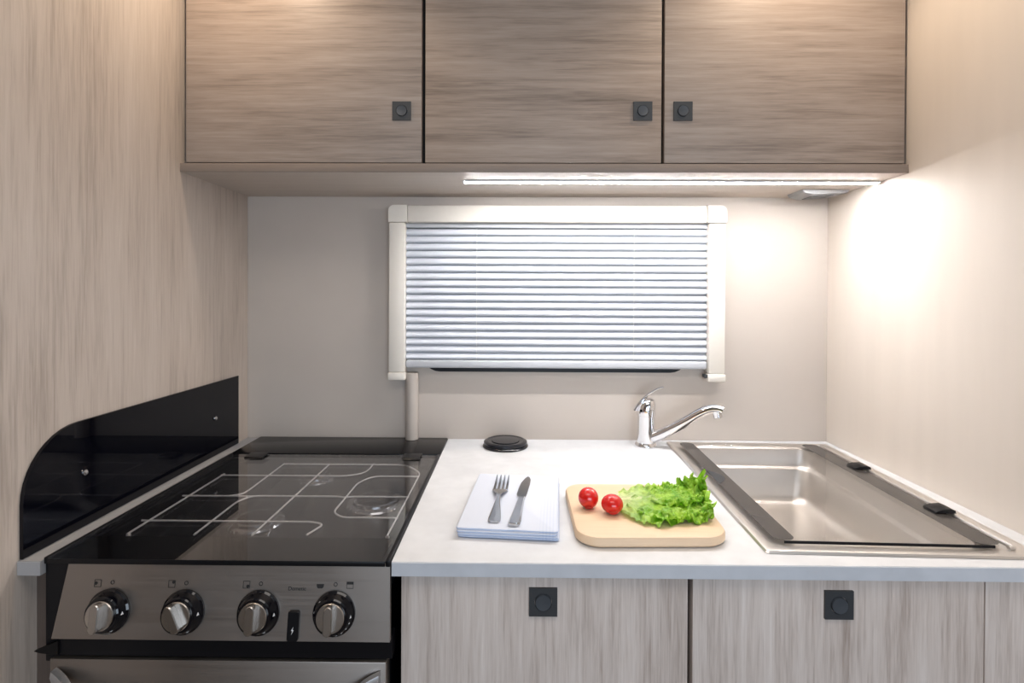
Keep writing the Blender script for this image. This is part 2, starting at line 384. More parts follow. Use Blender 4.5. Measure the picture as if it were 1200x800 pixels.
for (x0, x1, lx, lab), (e0, e1) in zip(ucabs, edges):
    t = thing('wall_cabinet', lab, 'cabinet', ((x0 + x1) / 2, -0.12, TZ), 'oak wall cabinets over the window')
    part('cabinet_body', box(B(), e0 + 0.0003, e1 - 0.0003, YF + 0.0185, -0.0006, TZ + 0.0004, 1.83), 'black', t)
    d = part('door', box(B(), x0, x1, YF, YF + 0.018, TZ + 0.0018, 1.82, 0.0008), 'upper_wood', t)
    latch(d, lx, YF, 1.5547, 0.0335)

# LED strip below the base board
t = thing('led_strip_light', 'bright white strip light fixed under the cabinet base board', 'light', (0.3, -0.163, BZ - 0.012))
bm = B(); loft(bm, [[(x, y, BZ + z) for y, z in ((-0.1790, -0.0004), (-0.1790, -0.0034), (-0.1778, -0.0034), (-0.1778, -0.0014), (-0.1662, -0.0014), (-0.1662, -0.0034), (-0.1650, -0.0034), (-0.1650, -0.0004))] for x in (-0.098, 0.690)])
part('profile', bm, 'alu', t)
bm = B(); prism(bm, [(-0.1776, BZ - 0.0016), (-0.1776, BZ - 0.0036), (-0.1768, BZ - 0.0044), (-0.1672, BZ - 0.0044), (-0.1664, BZ - 0.0036), (-0.1664, BZ - 0.0016)], 0, -0.0975, 0.689)
part('diffuser', bm, 'led', t)
part('end_cap', box(B(), -0.101, -0.0982, -0.1800, -0.1640, BZ - 0.0052, BZ - 0.0003, 0.0006), 'cord', t)
part('end_cap', box(B(), 0.6902, 0.693, -0.1800, -0.1640, BZ - 0.0052, BZ - 0.0003, 0.0006), 'cord', t)
# wedge switch box in the corner under the board
t = thing('wedge_switch', 'small silver wedge-shaped switch box under the base board by the corner', 'switch', (0.635, -0.075, BZ - 0.018))
bm = B(); pr = [(0.590, BZ - 0.0004), (0.593, BZ - 0.007), (0.612, BZ - 0.012), (0.682, BZ - 0.007), (0.688, BZ - 0.0004)]
prism(bm, pr, 1, -0.098, -0.035, 0.0015); part('housing', bm, 'switch_grey', t)
bm = B(); prism(bm, [(0.614, BZ - 0.0122), (0.66, BZ - 0.0088), (0.66, BZ - 0.0100), (0.614, BZ - 0.0134)], 1, -0.088, -0.050)
part('sensor_window', bm, 'anthracite', t)

# ------------------------------------------------------------------ pleated blind
t = thing('pleated_blind', 'silver pleated window blind in a cream frame on the back wall', 'blind', (0.0905, -0.02, 1.04))
bx0, bx1 = -0.2425, 0.4240
part('top_rail', box(B(), -0.237, 0.4185, -0.036, -0.0006, 1.384, 1.4215, 0.004), 'blind_frame', t)
for s in (0, 1):
    a0, a1 = ((-0.278, bx0) if s == 0 else (bx1, 0.4595))
    r_ = part('side_rail', box(B(), a0, a1, -0.033, -0.0006, 1.0545, 1.384, 0.003), 'blind_frame', t)
    c0, c1 = ((-0.2785, -0.2372) if s == 0 else (0.4188, 0.46))
    rc = 0.013; q = [(c1, 1.3842), (c1, 1.4218)] if s == 0 else [(c0, 1.4218), (c0, 1.3842)]
    arc = [(rc * math.cos(PI / 2 + PI / 2 * i / 7), rc * math.sin(PI / 2 + PI / 2 * i / 7)) for i in range(8)]
    if s == 0: q = [(c1, 1.3842), (c1, 1.4218)] + [(c0 + rc + a, 1.4218 - rc + b) for a, b in arc] + [(c0, 1.3842)]
    else: q = [(c0, 1.4218), (c0, 1.3842), (c1, 1.3842)] + [(c1 - rc - a, 1.4218 - rc + b) for a, b in arc[::-1]]
    part('corner_cap', prism(B(), q, 1, -0.0005, -0.0368, 0.0008), 'blind_frame', t)
    part('end_cap', box(B(), a0 - 0.0015, a1 + 0.0015, -0.0350, -0.0006, 1.037, 1.0542, 0.003), 'blind_frame', r_)
part('head_strip', box(B(), bx0 + 0.0003, bx1 - 0.0003, -0.022, -0.006, 1.3735, 1.3838, 0.002), 'blind_rail', t)
n_pl = 18; z0, z1 = 1.0812, 1.3728; ph = (z1 - z0) / n_pl
bm = B(); prof = []
for i in range(9):
    u = i / 8; prof.append((-0.0125 - 0.0095 * math.sin(PI * u ** 0.62) ** 0.9, u * ph * 0.97))
prof += [(-0.010, ph * 0.97), (-0.010, 0.0)]
loft(bm, [[(bx0 + 0.0006, y, z) for y, z in prof], [(bx1 - 0.0006, y, z) for y, z in prof]])
me = mesh_of('slat', bm, 'pleat', 60); me.transform(Matrix.Translation((-t.location.x, -t.location.y, 0)))
for i in range(n_pl):
    o = bpy.data.objects.new('slat', me); C.objects.link(o); o.parent = t; o.location.z = z0 + i * ph - t.location.z
part('bottom_rail', box(B(), bx0 + 0.0004, bx1 - 0.0004, -0.0255, -0.008, 1.0635, 1.0808, 0.004, 3), 'blind_rail', t)
for x in (-0.085, 0.262): part('cord', tube(B(), [(x, -0.0232, 1.082), (x, -0.0232, 1.372)], 0.0006, 6), 'cord', t)
part('catch', box(B(), 0.4165, 0.4232, -0.03, -0.012, 1.045, 1.0525, 0.001), 'anthracite', t)

# conduit pipe below the window
bm = B(); px = -0.2290
tube(bm, [(px, -0.0148, ZC + 0.0034), (px, -0.0148, 1.0515)], 0.0142, 20)
solo('conduit_pipe', bm, 'pipe', 'beige conduit pipe rising up the wall from the hob to the blind', 'pipe', (px, -0.0148, ZC + 0.0034))

# ------------------------------------------------------------------ worktop
SX0, SX1, SY0, SY1 = 0.345, 0.665, -0.500, -0.036
t = thing('worktop', 'pale grey stone-look kitchen worktop beside the hob', 'worktop', (0.27, -0.27, 0.8827))
bm = B(); ring(bm, rect_n(-0.1495, XR - 0.0005, -0.549, -0.0006), rr(SX0, SX1, SY0, SY1, 0.02), 2, 0.8827, ZC)
part('slab', bm, 'worktop', t)
part('edge_band', box(B(), -0.1495, XR - 0.0005, -0.5505, -0.5491, 0.8827, ZC - 0.0003, 0.0004, 1), 'worktop_edge', t)
t = thing('worktop_strip', 'narrow grey worktop strip between the cooker and the partition wall', 'worktop', (-0.59, -0.28, 0.8827))
part('slab', box(B(), XL + 0.0004, -0.5765, -0.5555, -0.0006, 0.8827, ZC), 'strip', t)
part('edge_band', box(B(), XL + 0.0004, -0.5765, -0.557, -0.5556, 0.8827, ZC - 0.0003, 0.0004, 1), 'strip', t)

# ------------------------------------------------------------------ base cabinets
YD = -0.5405
for x0, x1, e0, e1, lx, lab in ((-0.1395, 0.2145, -0.1395, 0.2175, 0.0362, 'pale oak base cabinet next to the cooker, under the napkin and chopping board'),
                                (0.2205, 0.5765, 0.2178, 0.6985, 0.3985, 'pale oak base cabinet under the sink')):
    t = thing('base_cabinet', lab, 'cabinet', ((x0 + x1) / 2, -0.28, 0.0), 'oak base cabinets under the worktop')
    bm = B(); e0 += 0.0003; e1 -= 0.0003; yb = YD + 0.0185                 # open-topped carcass: sides, back, floor, rail, stile
    for q0, q1 in ((e0, e0 + 0.014), (e1 - 0.014, e1)): box(bm, q0, q1, yb, -0.001, 0.0, 0.8822)
    box(bm, e0 + 0.014, e1 - 0.014, -0.008, -0.001, 0.0, 0.8822); box(bm, e0 + 0.014, e1 - 0.014, yb, -0.008, 0.0, 0.10)
    box(bm, e0 + 0.014, e1 - 0.014, yb, yb + 0.018, 0.860, 0.8822)
    if e1 > 0.6: box(bm, 0.568, 0.588, yb, yb + 0.018, 0.10, 0.860)
    part('cabinet_body', bm, 'black', t)
    d = part('door', box(B(), x0, x1, YD, YD + 0.018, 0.10, 0.8795, 0.0008), 'lower_wood', t)
    latch(d, lx, YD, 0.8485, 0.0348)
t = thing('filler_panel', 'narrow oak filler panel between the sink cabinet and the beige wall', 'panel', (0.64, -0.53, 0))
part('panel_board', box(B(), 0.5785, XR - 0.0005, YD + 0.0005, YD + 0.018, 0.0, 0.8795, 0.0008), 'lower_wood', t)
solo('cooker_side_panel', box(B(), XL + 0.0004, -0.5770, -0.530, -0.001, 0.0, 0.8822), 'side_wood',
     'dark brown side panel beneath the narrow worktop strip', 'panel', (-0.59, -0.27, 0))

# ------------------------------------------------------------------ cooker
K = thing('cooker', 'stainless steel gas cooker with black glass lid and four knobs', 'cooker', (-0.362, -0.28, 0.0))
KX0, KX1 = -0.5755, -0.1505
part('body', box(B(), -0.5685, -0.1550, -0.528, -0.004, 0.02, 0.868), 'enamel', K)
# hob: tray, outer frame, rear panel
bm = B(); loft(bm, [lift(rr(-0.5655, -0.1600, -0.500, -0.128, 0.02), 0.8940), lift(rr(-0.562, -0.1635, -0.496, -0.132, 0.02), 0.876), lift(rr(-0.548, -0.178, -0.484, -0.146, 0.02), 0.8695)], cap0=False)
part('hob_tray', bm, 'enamel', K)
bm = B()
ring(bm, rect_n(KX0, KX1, -0.5425, -0.126), rr(-0.5657, -0.1598, -0.5002, -0.1278, 0.02), 2, 0.8684, 0.8945)
fr = part('hob_frame', bm, 'black_plastic', K)
part('rear_panel', box(B(), KX0, KX1, -0.1255, -0.001, 0.8684, 0.9030, 0.002), 'enamel', K)
bm = B()
for i in range(22): box(bm, -0.50 + i * 0.0125, -0.493 + i * 0.0125, -0.1275, -0.1256, 0.8975, 0.9005)
part('vent_slots', bm, 'black', K)
# glass lid with its dark front band, hinges
lid = part('glass_lid', box(B(), -0.5700, -0.1565, -0.5525, -0.1295, 0.8980, 0.9018), 'hob_glass', K)
part('front_band', box(B(), -0.5690, -0.1640, -0.5515, -0.482, 0.8962, 0.8974), 'print_black', lid)
part('lid_edge', box(B(), -0.1563, KX1, -0.5528, -0.1262, 0.8950, 0.9034, 0.0012), 'black_plastic', lid)
part('lid_edge', box(B(), KX0, -0.5702, -0.5528, -0.1262, 0.8950, 0.9034, 0.0012), 'black_plastic', lid)
part('lid_edge', box(B(), -0.5701, -0.1564, -0.5540, -0.5527, 0.8960, 0.9022, 0.0006), 'black_plastic', lid)
for x0 in (-0.532, -0.2215):
    bm = B(); prism(bm, [(-0.160, 0.9022), (-0.157, 0.9050), (-0.131, 0.9062), (-0.126, 0.9048), (-0.128, 0.9036)], 0, x0, x0 + 0.036, 0.0008)
    part('lid_hinge', bm, 'black_plastic', K)
# wire pan support
zg = 0.8875
cols = [-0.545, -0.450, -0.368, -0.281, -0.178]
g = []
g.append(([(-0.545, -0.455, zg), (-0.545, -0.205, zg)], 0))
g.append(([(-0.450, -0.455, zg), (-0.452, -0.335, zg), (-0.440, -0.313, zg), (-0.420, -0.311, zg)], 0.012))
g.append(([(-0.478, -0.313, zg), (-0.460, -0.304, zg), (-0.458, -0.285, zg), (-0.459, -0.145, zg)], 0.012))
g.append(([(-0.368, -0.455, zg), (-0.368, -0.145, zg)], 0))
g.append(([(-0.292, -0.452, zg), (-0.280, -0.418, zg), (-0.300, -0.410, zg), (-0.556, -0.410, zg)], 0.012))
g.append(([(-0.176, -0.394, zg), (-0.262, -0.394, zg), (-0.281, -0.375, zg), (-0.281, -0.245, zg), (-0.262, -0.212, zg), (-0.178, -0.212, zg)], 0.02))
g.append(([(-0.548, -0.212, zg), (-0.315, -0.212, zg), (-0.290, -0.200, zg), (-0.281, -0.180, zg), (-0.281, -0.140, zg)], 0.02))
g.append(([(-0.556, -0.313, zg), (-0.448, -0.313, zg), (-0.420, -0.311, zg), (-0.295, -0.311, zg), (-0.283, -0.315, zg), (-0.270, -0.311, zg), (-0.176, -0.311, zg)], 0.006))
g.append(([(-0.178, -0.455, zg), (-0.178, -0.190, zg), (-0.215, -0.145, zg), (-0.460, -0.145, zg)], 0.02))
ps = None
for pts, r in g:
    ps_bm = B(); tube(ps_bm, roundpath(pts, r or 0.004), 0.0014, 8)
    if ps is None: ps = part('pan_support', ps_bm, 'wire', K)
    else: part('wire', ps_bm, 'wire', ps)
for x, y in ((-0.545, -0.452), (-0.178, -0.452)):
    part('foot', lathe(B(), [(0.003, 0.8720), (0.003, zg - 0.0015)], 8, Matrix.Translation((x, y, 0))), 'wire', ps)
# burners
for x, y, r in ((-0.402, -0.372, 0.034), (-0.236, -0.292, 0.040), (-0.380, -0.180, 0.028)):
    bm = B(); T = Matrix.Translation((x, y, 0.8697))
    lathe(bm, [(r * 1.25, 0.0), (r * 1.2, 0.0025), (r * 0.98, 0.004), (r * 0.95, 0.0075), (r * 0.9, 0.0085), (0.001, 0.0086)], 32, T)
    b_ = part('burner', bm, 'burner', K)
    bm = B(); lathe(bm, [(r * 0.8, 0.0087), (r * 0.82, 0.0105), (r * 0.74, 0.0125), (r * 0.3, 0.0135), (0.001, 0.0136)], 32, T)
    part('burner_cap', bm, 'enamel', b_)
    bm = B(); lathe(bm, [(0.0018, 0.0), (0.0018, 0.0095), (0.0008, 0.0115)], 8, Matrix.Translation((x + r * 1.05, y - r * 0.8, 0.8697)))
    part('spark_electrode', bm, 'chrome', b_)
# sloping control fascia
A0 = Vector((0, -0.5500, 0.8958)); A1 = Vector((0, -0.5645, 0.8112))
bm = B()
def slab(x00, x01, x10, x11, th):
    nrm = Vector((0, -(A0.z - A1.z), A0.y - A1.y)).normalized() * -1   # into the cooker
    f = [Vector((x00, A0.y, A0.z)), Vector((x01, A0.y, A0.z)), Vector((x11, A1.y, A1.z)), Vector((x10, A1.y, A1.z))]
    b = [p + Vector((0, th, 0)) for p in f]; return [f, b]
loft(bm, slab(-0.5465, -0.1512, -0.5560, -0.1480, 0.006))
fa = part('fascia', bm, 'steel', K)
bm = B(); box(bm, -0.5762, -0.5566, -0.5495, -0.535, 0.7735, 0.8945, 0.001)
part('side_trim', bm, 'black_plastic', K)
bm = B(); loft(bm, slab(-0.5720, -0.5470, -0.5600, -0.5565, 0.008)); part('side_trim', bm, 'black_plastic', K)
bm = B(); prism(bm, [(-0.5568, 0.8107), (-0.5625, 0.8097), (-0.5525, 0.8045), (-0.5525, 0.7835), (-0.535, 0.7835), (-0.535, 0.8107)], 0, -0.5560, -0.1480)
part('vent_recess', bm, 'black_plastic', K)
part('vent_flange', prism(B(), [(-0.5563, 0.8020), (-0.5563, 0.7850), (-0.5775, 0.7868), (-0.5860, 0.7890), (-0.5775, 0.7925)], 1, -0.5550, -0.5500), 'black', K)
# frame of a point on the fascia
fn = Vector((0, A1.z - A0.z, A0.y - A1.y)).normalized()          # outward (towards -y, a little up)
if fn.y > 0: fn = -fn
fu = Vector((0, A0.y - A1.y, A0.z - A1.z)).normalized()          # up along the panel
fx = fu.cross(fn)
if fx.x < 0: fx = -fx
def on_fascia(x, z, out=0.0):
    tt = (A0.z - z) / (A0.z - A1.z); p = A0.lerp(A1, tt); p = Vector((x, p.y, z)) + fn * out
    return Matrix(((fx.x, fu.x, fn.x, p.x), (fx.y, fu.y, fn.y, p.y), (fx.z, fu.z, fn.z, p.z), (0, 0, 0, 1)))
kb = Matrix.Translation(-base_of(K))
bm = B(); lathe(bm, [(0.0255, 0.0006), (0.0255, 0.003), (0.0235, 0.0045), (0.0205, 0.013), (0.0190, 0.0142), (0.001, 0.0143)], 40)
skirt_me = mesh_of('knob', bm, 'black_glass', 30)
bm = B(); lathe(bm, [(0.0168, 0.0144), (0.0168, 0.0165), (0.0160, 0.0175), (0.001, 0.0176)], 36)
q = [(0.0052 * math.copysign(1, math.sin(a)) * min(1, abs(math.sin(a)) * 1.6), 0.0162 * math.cos(a)) for a in [2 * PI * i / 28 for i in range(28)]]
loft(bm, [lift(q, 0.0177), lift(q, 0.0255), lift([(x * .8, y * .95) for x, y in q], 0.0265)])
grip_me = mesh_of('grip', bm, 'steel_knob', 30)
bm = B(); prism(bm, [(0.0012, 0.0), (0.0012, 0.012), (-0.0012, 0.012), (-0.0012, 0.0)], 2, 0.0276, 0.0278); line_me = mesh_of('pointer_line', bm, 'ink')
def flame():
    bm = B(); prism(bm, [(-0.0017, -0.0012), (0.0017, -0.0012), (0.0008, 0.0008), (0, 0.0024), (-0.0008, 0.0006)], 2, 0, 0.0003)
    return bm
bm = flame(); flame_me = mesh_of('flame_mark', bm, 'white')
for i, (kx, ang) in enumerate(((-0.4895, 0.0), (-0.3985, 28), (-0.3075, 0.0), (-0.2160, 0.0))):
    o = bpy.data.objects.new('knob', skirt_me); C.objects.link(o); o.parent = K; o.matrix_local = kb @ on_fascia(kx, 0.8425)
    gp = bpy.data.objects.new('grip', grip_me); C.objects.link(gp); gp.parent = o; gp.rotation_euler.z = math.radians(ang)
    marks = [(-58, 1.0), (-118, 0.75)] if i < 3 else [(-62, 0.9), (-80, .6), (-98, .6), (-116, .6), (-134, .6), (75, .6), (110, .6)]
    for a, s in marks:
        a = math.radians(a + 90 - 30); r = 0.0216
        fm = bpy.data.objects.new('flame_mark', flame_me); C.objects.link(fm); fm.parent = o
        fm.matrix_local = Matrix.Rotation(a, 4, 'Z') @ Matrix.Translation((0.0221, 0, 0.0092)) @ Matrix.Rotation(math.radians(70), 4, 'Y') @ Matrix.Scale(s, 4)
    tr = textmesh('0', 0.0055, 'ink', 0.0001) if False else None
# printed symbols above the knobs
def mark(name, bm, x, z, mat='ink'):
    me = mesh_of(name, bm, mat); o = bpy.data.objects.new(name, me); C.objects.link(o); o.parent = fa
    o.matrix_local = kb @ on_fascia(x, z, 0.0003); return o
def sq_outline(bm, s, w, z=0.0002):
    ring(bm, rect_n(-s, s, -s, s, 2) if False else [(s, s), (-s, s), (-s, -s), (s, -s)], [(s - w, s - w), (-s + w, s - w), (-s + w, -s + w), (s - w, -s + w)], 2, 0, z)
def dot(bm, x, y, r): lathe(bm, [(r, 0.0), (r, 0.00025)], 14, Matrix.Translation((x, y, 0)))
for x, dx, dy in ((-0.5075, -0.0022, 0.0), (-0.4166, 0.0022, 0.0022), (-0.3252, 0.0018, -0.0018)):
    bm = B(); sq_outline(bm, 0.0042, 0.0005); dot(bm, dx, dy, 0.0019); mark('burner_symbol', bm, x, 0.8730)
for x in (-0.4895, -0.3989, -0.3076, -0.2165):
    bm = B(); ring(bm, circ(0, 0, 0.0024, 20), circ(0, 0, 0.0017, 20), 2, 0, 0.0002); mark('off_symbol', bm, x, 0.8742)
bm = B(); prism(bm, [(-0.0045, 0.0012), (-0.0040, -0.0022), (-0.0026, -0.0036), (0.0026, -0.0036), (0.0040, -0.0022), (0.0045, 0.0012)], 2, 0, 0.0002); mark('oven_symbol', bm, -0.2351, 0.8732)
bm = B(); prism(bm, [(-0.0042, 0.0008), (0.0042, 0.0008), (0.0042, 0.0038), (-0.0042, 0.0038)], 2, 0, 0.0002)
ring(bm, [(0.0042, 0.0008), (-0.0042, 0.0008), (-0.0042, -0.0038), (0.0042, -0.0038)], [(0.0037, 0.0008), (-0.0037, 0.0008), (-0.0037, -0.0033), (0.0037, -0.0033)], 2, 0, 0.0002); mark('grill_symbol', bm, -0.1989, 0.8735)
me = textmesh('Dometic', 0.0062, 'ink'); o = bpy.data.objects.new('lettering', me); C.objects.link(o); o.parent = fa; o.matrix_local = kb @ on_fascia(-0.2631, 0.8690, 0.0004)
# ignition switch
bm = B(); prism(bm, rr(-0.0067, 0.0067, -0.0165, 0.0165, 0.0022, 4), 2, 0.0005, 0.0045, 0.0008)
me = mesh_of('ignition_switch', bm, 'black_plastic'); o = bpy.data.objects.new('ignition_switch', me); C.objects.link(o); o.parent = K; o.matrix_local = kb @ on_fascia(-0.2640, 0.8290)
bm = B(); prism(bm, [(0.0012, 0.0048), (-0.0016, 0.0004), (0.0002, 0.0004), (-0.0012, -0.0044), (0.0017, 0.0012), (0.0, 0.0012)], 2, 0.0046, 0.0048)
me = mesh_of('spark_mark', bm, 'white'); q = bpy.data.objects.new('spark_mark', me); C.objects.link(q); q.parent = o; q.location.y = -0.005
# oven door and handle
od = part('oven_door', box(B(), -0.5655, -0.1545, -0.5560, -0.5350, 0.30, 0.7810, 0.0015), 'steel', K)
bm = B(); hx0, hx1 = -0.556, -0.161
path = smoothpath([(hx0, -0.5575, 0.766), (hx0 + 0.018, -0.5640, 0.7595), (hx0 + 0.055, -0.5790, 0.738), (hx0 + 0.12, -0.586, 0.724), ((hx0 + hx1) / 2, -0.588, 0.720),
                   (hx1 - 0.12, -0.586, 0.724), (hx1 - 0.055, -0.5790, 0.738), (hx1 - 0.018, -0.5640, 0.7595), (hx1, -0.5575, 0.766)], 5)
loops = []
for p in path: loops.append([p + Vector((0, a, b)) for a, b in ((0.0005, 0.006), (0.0005, -0.010), (-0.007, -0.009), (-0.0095, -0.001), (-0.008, 0.0055))])
loft(bm, loops); part('door_handle', bm, 'alu', od)

# black glass splashback on the partition wall
pts = [(-0.049, ZC + 0.0008), (-0.049, 1.0478), (-0.470, 1.0496)]
for i in range(1, 11):
    a = PI / 2 + PI / 2 * i / 10; pts.append((-0.470 + 0.0835 * math.cos(a), 0.9661 + 0.0835 * math.sin(a)))
pts.append((-0.5535, ZC + 0.0008))
t = thing('splashback', 'black glass splashback with rounded corner on the partition wall', 'splashback', (-0.6025, -0.30, ZC + 0.0008))
part('glass_panel', prism(B(), pts, 0, XL + 0.0004, XL + 0.005, 0.0006), 'splash', t)
for y in (-0.140, -0.4615):
    bm = B(); lathe(bm, [(0.0042, 0.0), (0.0040, 0.002), (0.0025, 0.0036), (0.0003, 0.004)], 16, Matrix.Translation((XL + 0.0051, y, 0.9765)) @ Matrix.Rotation(PI / 2, 4, 'Y'))
    part('screw', bm, 'chrome', t)

# ------------------------------------------------------------------ sink
K2 = thing('sink', 'stainless steel sink with a smoked glass lid set in the worktop', 'sink', (0.503, -0.272, ZC), rotz=math.radians(-1.8))
def sp(name, bm, mat, parent=K2, ang=35): return part(name, bm, mat, parent, world=False, ang=ang)
def grow(d, r): return rr(-0.176 + d, 0.170 - d, -0.255 + d, 0.246 - d, r)
bi = lambda d, r: rr(-0.139 + d, 0.122 - d, -0.222 + d, 0.219 - d, r)
bm = B(); loft(bm, [lift(grow(0, .004), 0.0006), lift(grow(0.002, .004), 0.0034), lift(grow(0.006, .005), 0.0040), lift(grow(0.010, .006), 0.0026), lift(grow(0.0155, 0.012), 0.0026), lift(rr(-0.159, 0.139, -0.2345, 0.2285, 0.014), 0.0012),
                    lift(bi(-0.004, .03), 0.0010), lift(bi(0, .03), -0.0025)], cap0=False, cap1=False)
sp('rim', bm, 'steel_sink')
bm = B(); loft(bm, [lift(bi(0.0002, .03), -0.0026), lift(bi(0.002, .03), -0.036), lift(bi(0.004, .03), -0.039), lift(bi(0.008, .028), -0.0405), lift(bi(0.010, .028), -0.044),
                    lift(bi(0.014, .03), -0.095), lift(bi(0.018, .032), -0.106), lift(bi(0.028, .032), -0.1125), lift(bi(0.045, .03), -0.114)], cap0=False)
sp('basin', bm, 'steel_sink', ang=50)
bm = B(); lathe(bm, [(0.036, -0.1138), (0.036, -0.1125), (0.031, -0.1122), (0.029, -0.1135), (0.001, -0.1136)], 32, Matrix.Translation((-0.075, 0.02, 0)))
d = sp('drain', bm, 'chrome')
gl = sp('glass_lid', prism(B(), rr(-0.1545, 0.1365, -0.230, 0.2245, 0.012), 2, 0.0030, 0.0068, 0.0006), 'sink_glass')
sp('dark_band', prism(B(), rr(-0.1540, -0.1255, -0.2292, 0.2238, 0.011), 2, 0.0069, 0.0073), 'band', gl)
sp('dark_band', prism(B(), rr(0.1040, 0.1360, -0.2292, 0.2238, 0.011), 2, 0.0069, 0.0073), 'band', gl)
sp('lid_seal', box(B(), -0.142, 0.124, -0.2312, -0.2302, 0.0030, 0.0066), 'black_plastic', gl)
sp('rail', tube(B(), roundpath([(0.1395, -0.232, 0.0040), (0.1475, -0.232, 0.0045), (0.1475, 0.226, 0.0045), (0.139, 0.226, 0.0040)], 0.006), 0.0026, 10), 'steel_sink')
for y in (0.073, -0.122):
    bm = B(); prism(bm, [(0.1200, 0.0076), (0.1210, 0.0100), (0.130, 0.0135), (0.1430, 0.0145), (0.1500, 0.0120), (0.1510, 0.0076)], 1, y - 0.013, y + 0.013, 0.0012)
    sp('lid_hinge', bm, 'black_plastic')
bm = B(); pts = [(-0.1539, -0.026), (-0.1539, 0.045)] + [(-0.1539 + 0.0195 * math.sin(PI * i / 12), 0.045 - 0.071 * i / 12) for i in range(1, 12)]
prism(bm, pts, 2, 0.0074, 0.0078); sp('finger_grip', bm, 'anthracite', gl)

# ------------------------------------------------------------------ mixer tap
t = thing('mixer_tap', 'chrome single-lever mixer tap standing between worktop and sink', 'tap', (0.2850, -0.0430, ZC + 0.0004))
fx_, fy_ = 0.2850, -0.0430
T = Matrix.Translation((fx_, fy_, ZC))
bm = B(); lathe(bm, [(0.0235, 0.0005), (0.0235, 0.003), (0.0215, 0.006), (0.0195, 0.0085), (0.0190, 0.030), (0.0185, 0.064), (0.0192, 0.0655), (0.0192, 0.0665)], 36, T)
part('tap_body', bm, 'chrome', t)
sd = Vector((0.128, -0.072, 0)).normalized()
bm = B(); lathe(bm, [(0.0200, 0.0668), (0.0205, 0.0685), (0.0202, 0.080), (0.0180, 0.092), (0.0130, 0.100), (0.006, 0.1035), (0.0005, 0.104)], 36, T @ Matrix.Translation((0, 0, 0)))
for v in bm.verts:   # slanted cap
    h = v.co.z - ZC
    if h > 0.08: v.co.x += sd.x * (h - 0.08) * 0.25; v.co.y += sd.y * (h - 0.08) * 0.25
part('cap', bm, 'chrome', t)
# lever: flat tongue from the rear of the cap sweeping up over it
B0 = Vector((fx_, fy_, ZC))
lp = smoothpath([B0 + Vector((-0.0215, 0.003, 0.078)), B0 + Vector((-0.0130, 0.0, 0.093)), B0 + Vector((0.002, -0.004, 0.110)), B0 + Vector((0.019, -0.012, 0.124)), B0 + Vector((0.033, -0.018, 0.1305))], 6)
bm = B(); loops = []; n_ = len(lp)
for i, p in enumerate(lp):
    u = i / (n_ - 1); wd = 0.0165 - 0.0085 * u; th = 0.0048 - 0.0030 * u
    tg = (lp[min(i + 1, n_ - 1)] - lp[max(i - 1, 0)]).normalized(); sdv = Vector((0.35, 1, 0)).cross(Vector((0, 0, 1))); side = Vector((0.42, 0.9, 0)).normalized()
    side = (side - tg * side.dot(tg)).normalized(); nr = side.cross(tg).normalized()
    loops.append([p + side * math.cos(a) * wd + nr * math.sin(a) * th for a in [2 * PI * j / 16 for j in range(16)]])
loft(bm, loops); part('lever', bm, 'chrome', t)
e = B0 + Vector((0.1290, -0.070, 0.0985))
spth = smoothpath([B0 + Vector((0.008, -0.005, 0.018)), B0 + Vector((0.030, -0.017, 0.031)), B0 + Vector((0.070, -0.038, 0.0600)), B0 + Vector((0.098, -0.053, 0.0825)), B0 + Vector((0.116, -0.063, 0.0930)), B0 + Vector((0.130, -0.0705, 0.0955)), B0 + Vector((0.1375, -0.0745, 0.0925))], 6)
rad = [0.0125 - 0.0035 * min(1, i / (len(spth) * 0.75)) for i in range(len(spth))]
sp_ = part('spout', tube(B(), spth, 0.01, 16, rad=rad), 'chrome', t)
bm = B(); T2 = Matrix.Translation(B0 + Vector((0.1290, -0.0700, 0.0780))) @ Matrix.Rotation(math.radians(-12), 4, 'Y')
lathe(bm, [(0.0078, 0.0), (0.0088, 0.001), (0.0088, 0.015)], 20, T2); part('aerator', bm, 'chrome', sp_)

# ------------------------------------------------------------------ things on the worktop
bm = B(); T = Matrix.Translation((-0.0195, -0.0535, ZC))
t = thing('round_socket_cap', 'flat round black cap lying on the worktop near the back wall', 'cap', (-0.0195, -0.0535, ZC + 0.0004))
lathe(bm, [(0.0485, 0.0004), (0.0490, 0.002), (0.0475, 0.0045), (0.0455, 0.0055), (0.0470, 0.0070), (0.0465, 0.0105), (0.0435, 0.0125), (0.0395, 0.0130), (0.0385, 0.0122), (0.0305, 0.0120)], 48, T)
part('rim', bm, 'gloss_black', t)
bm = B(); lathe(bm, [(0.0300, 0.0121), (0.0295, 0.0135), (0.020, 0.0142), (0.001, 0.0143)], 40, T); part('disc', bm, 'gloss_black', t)
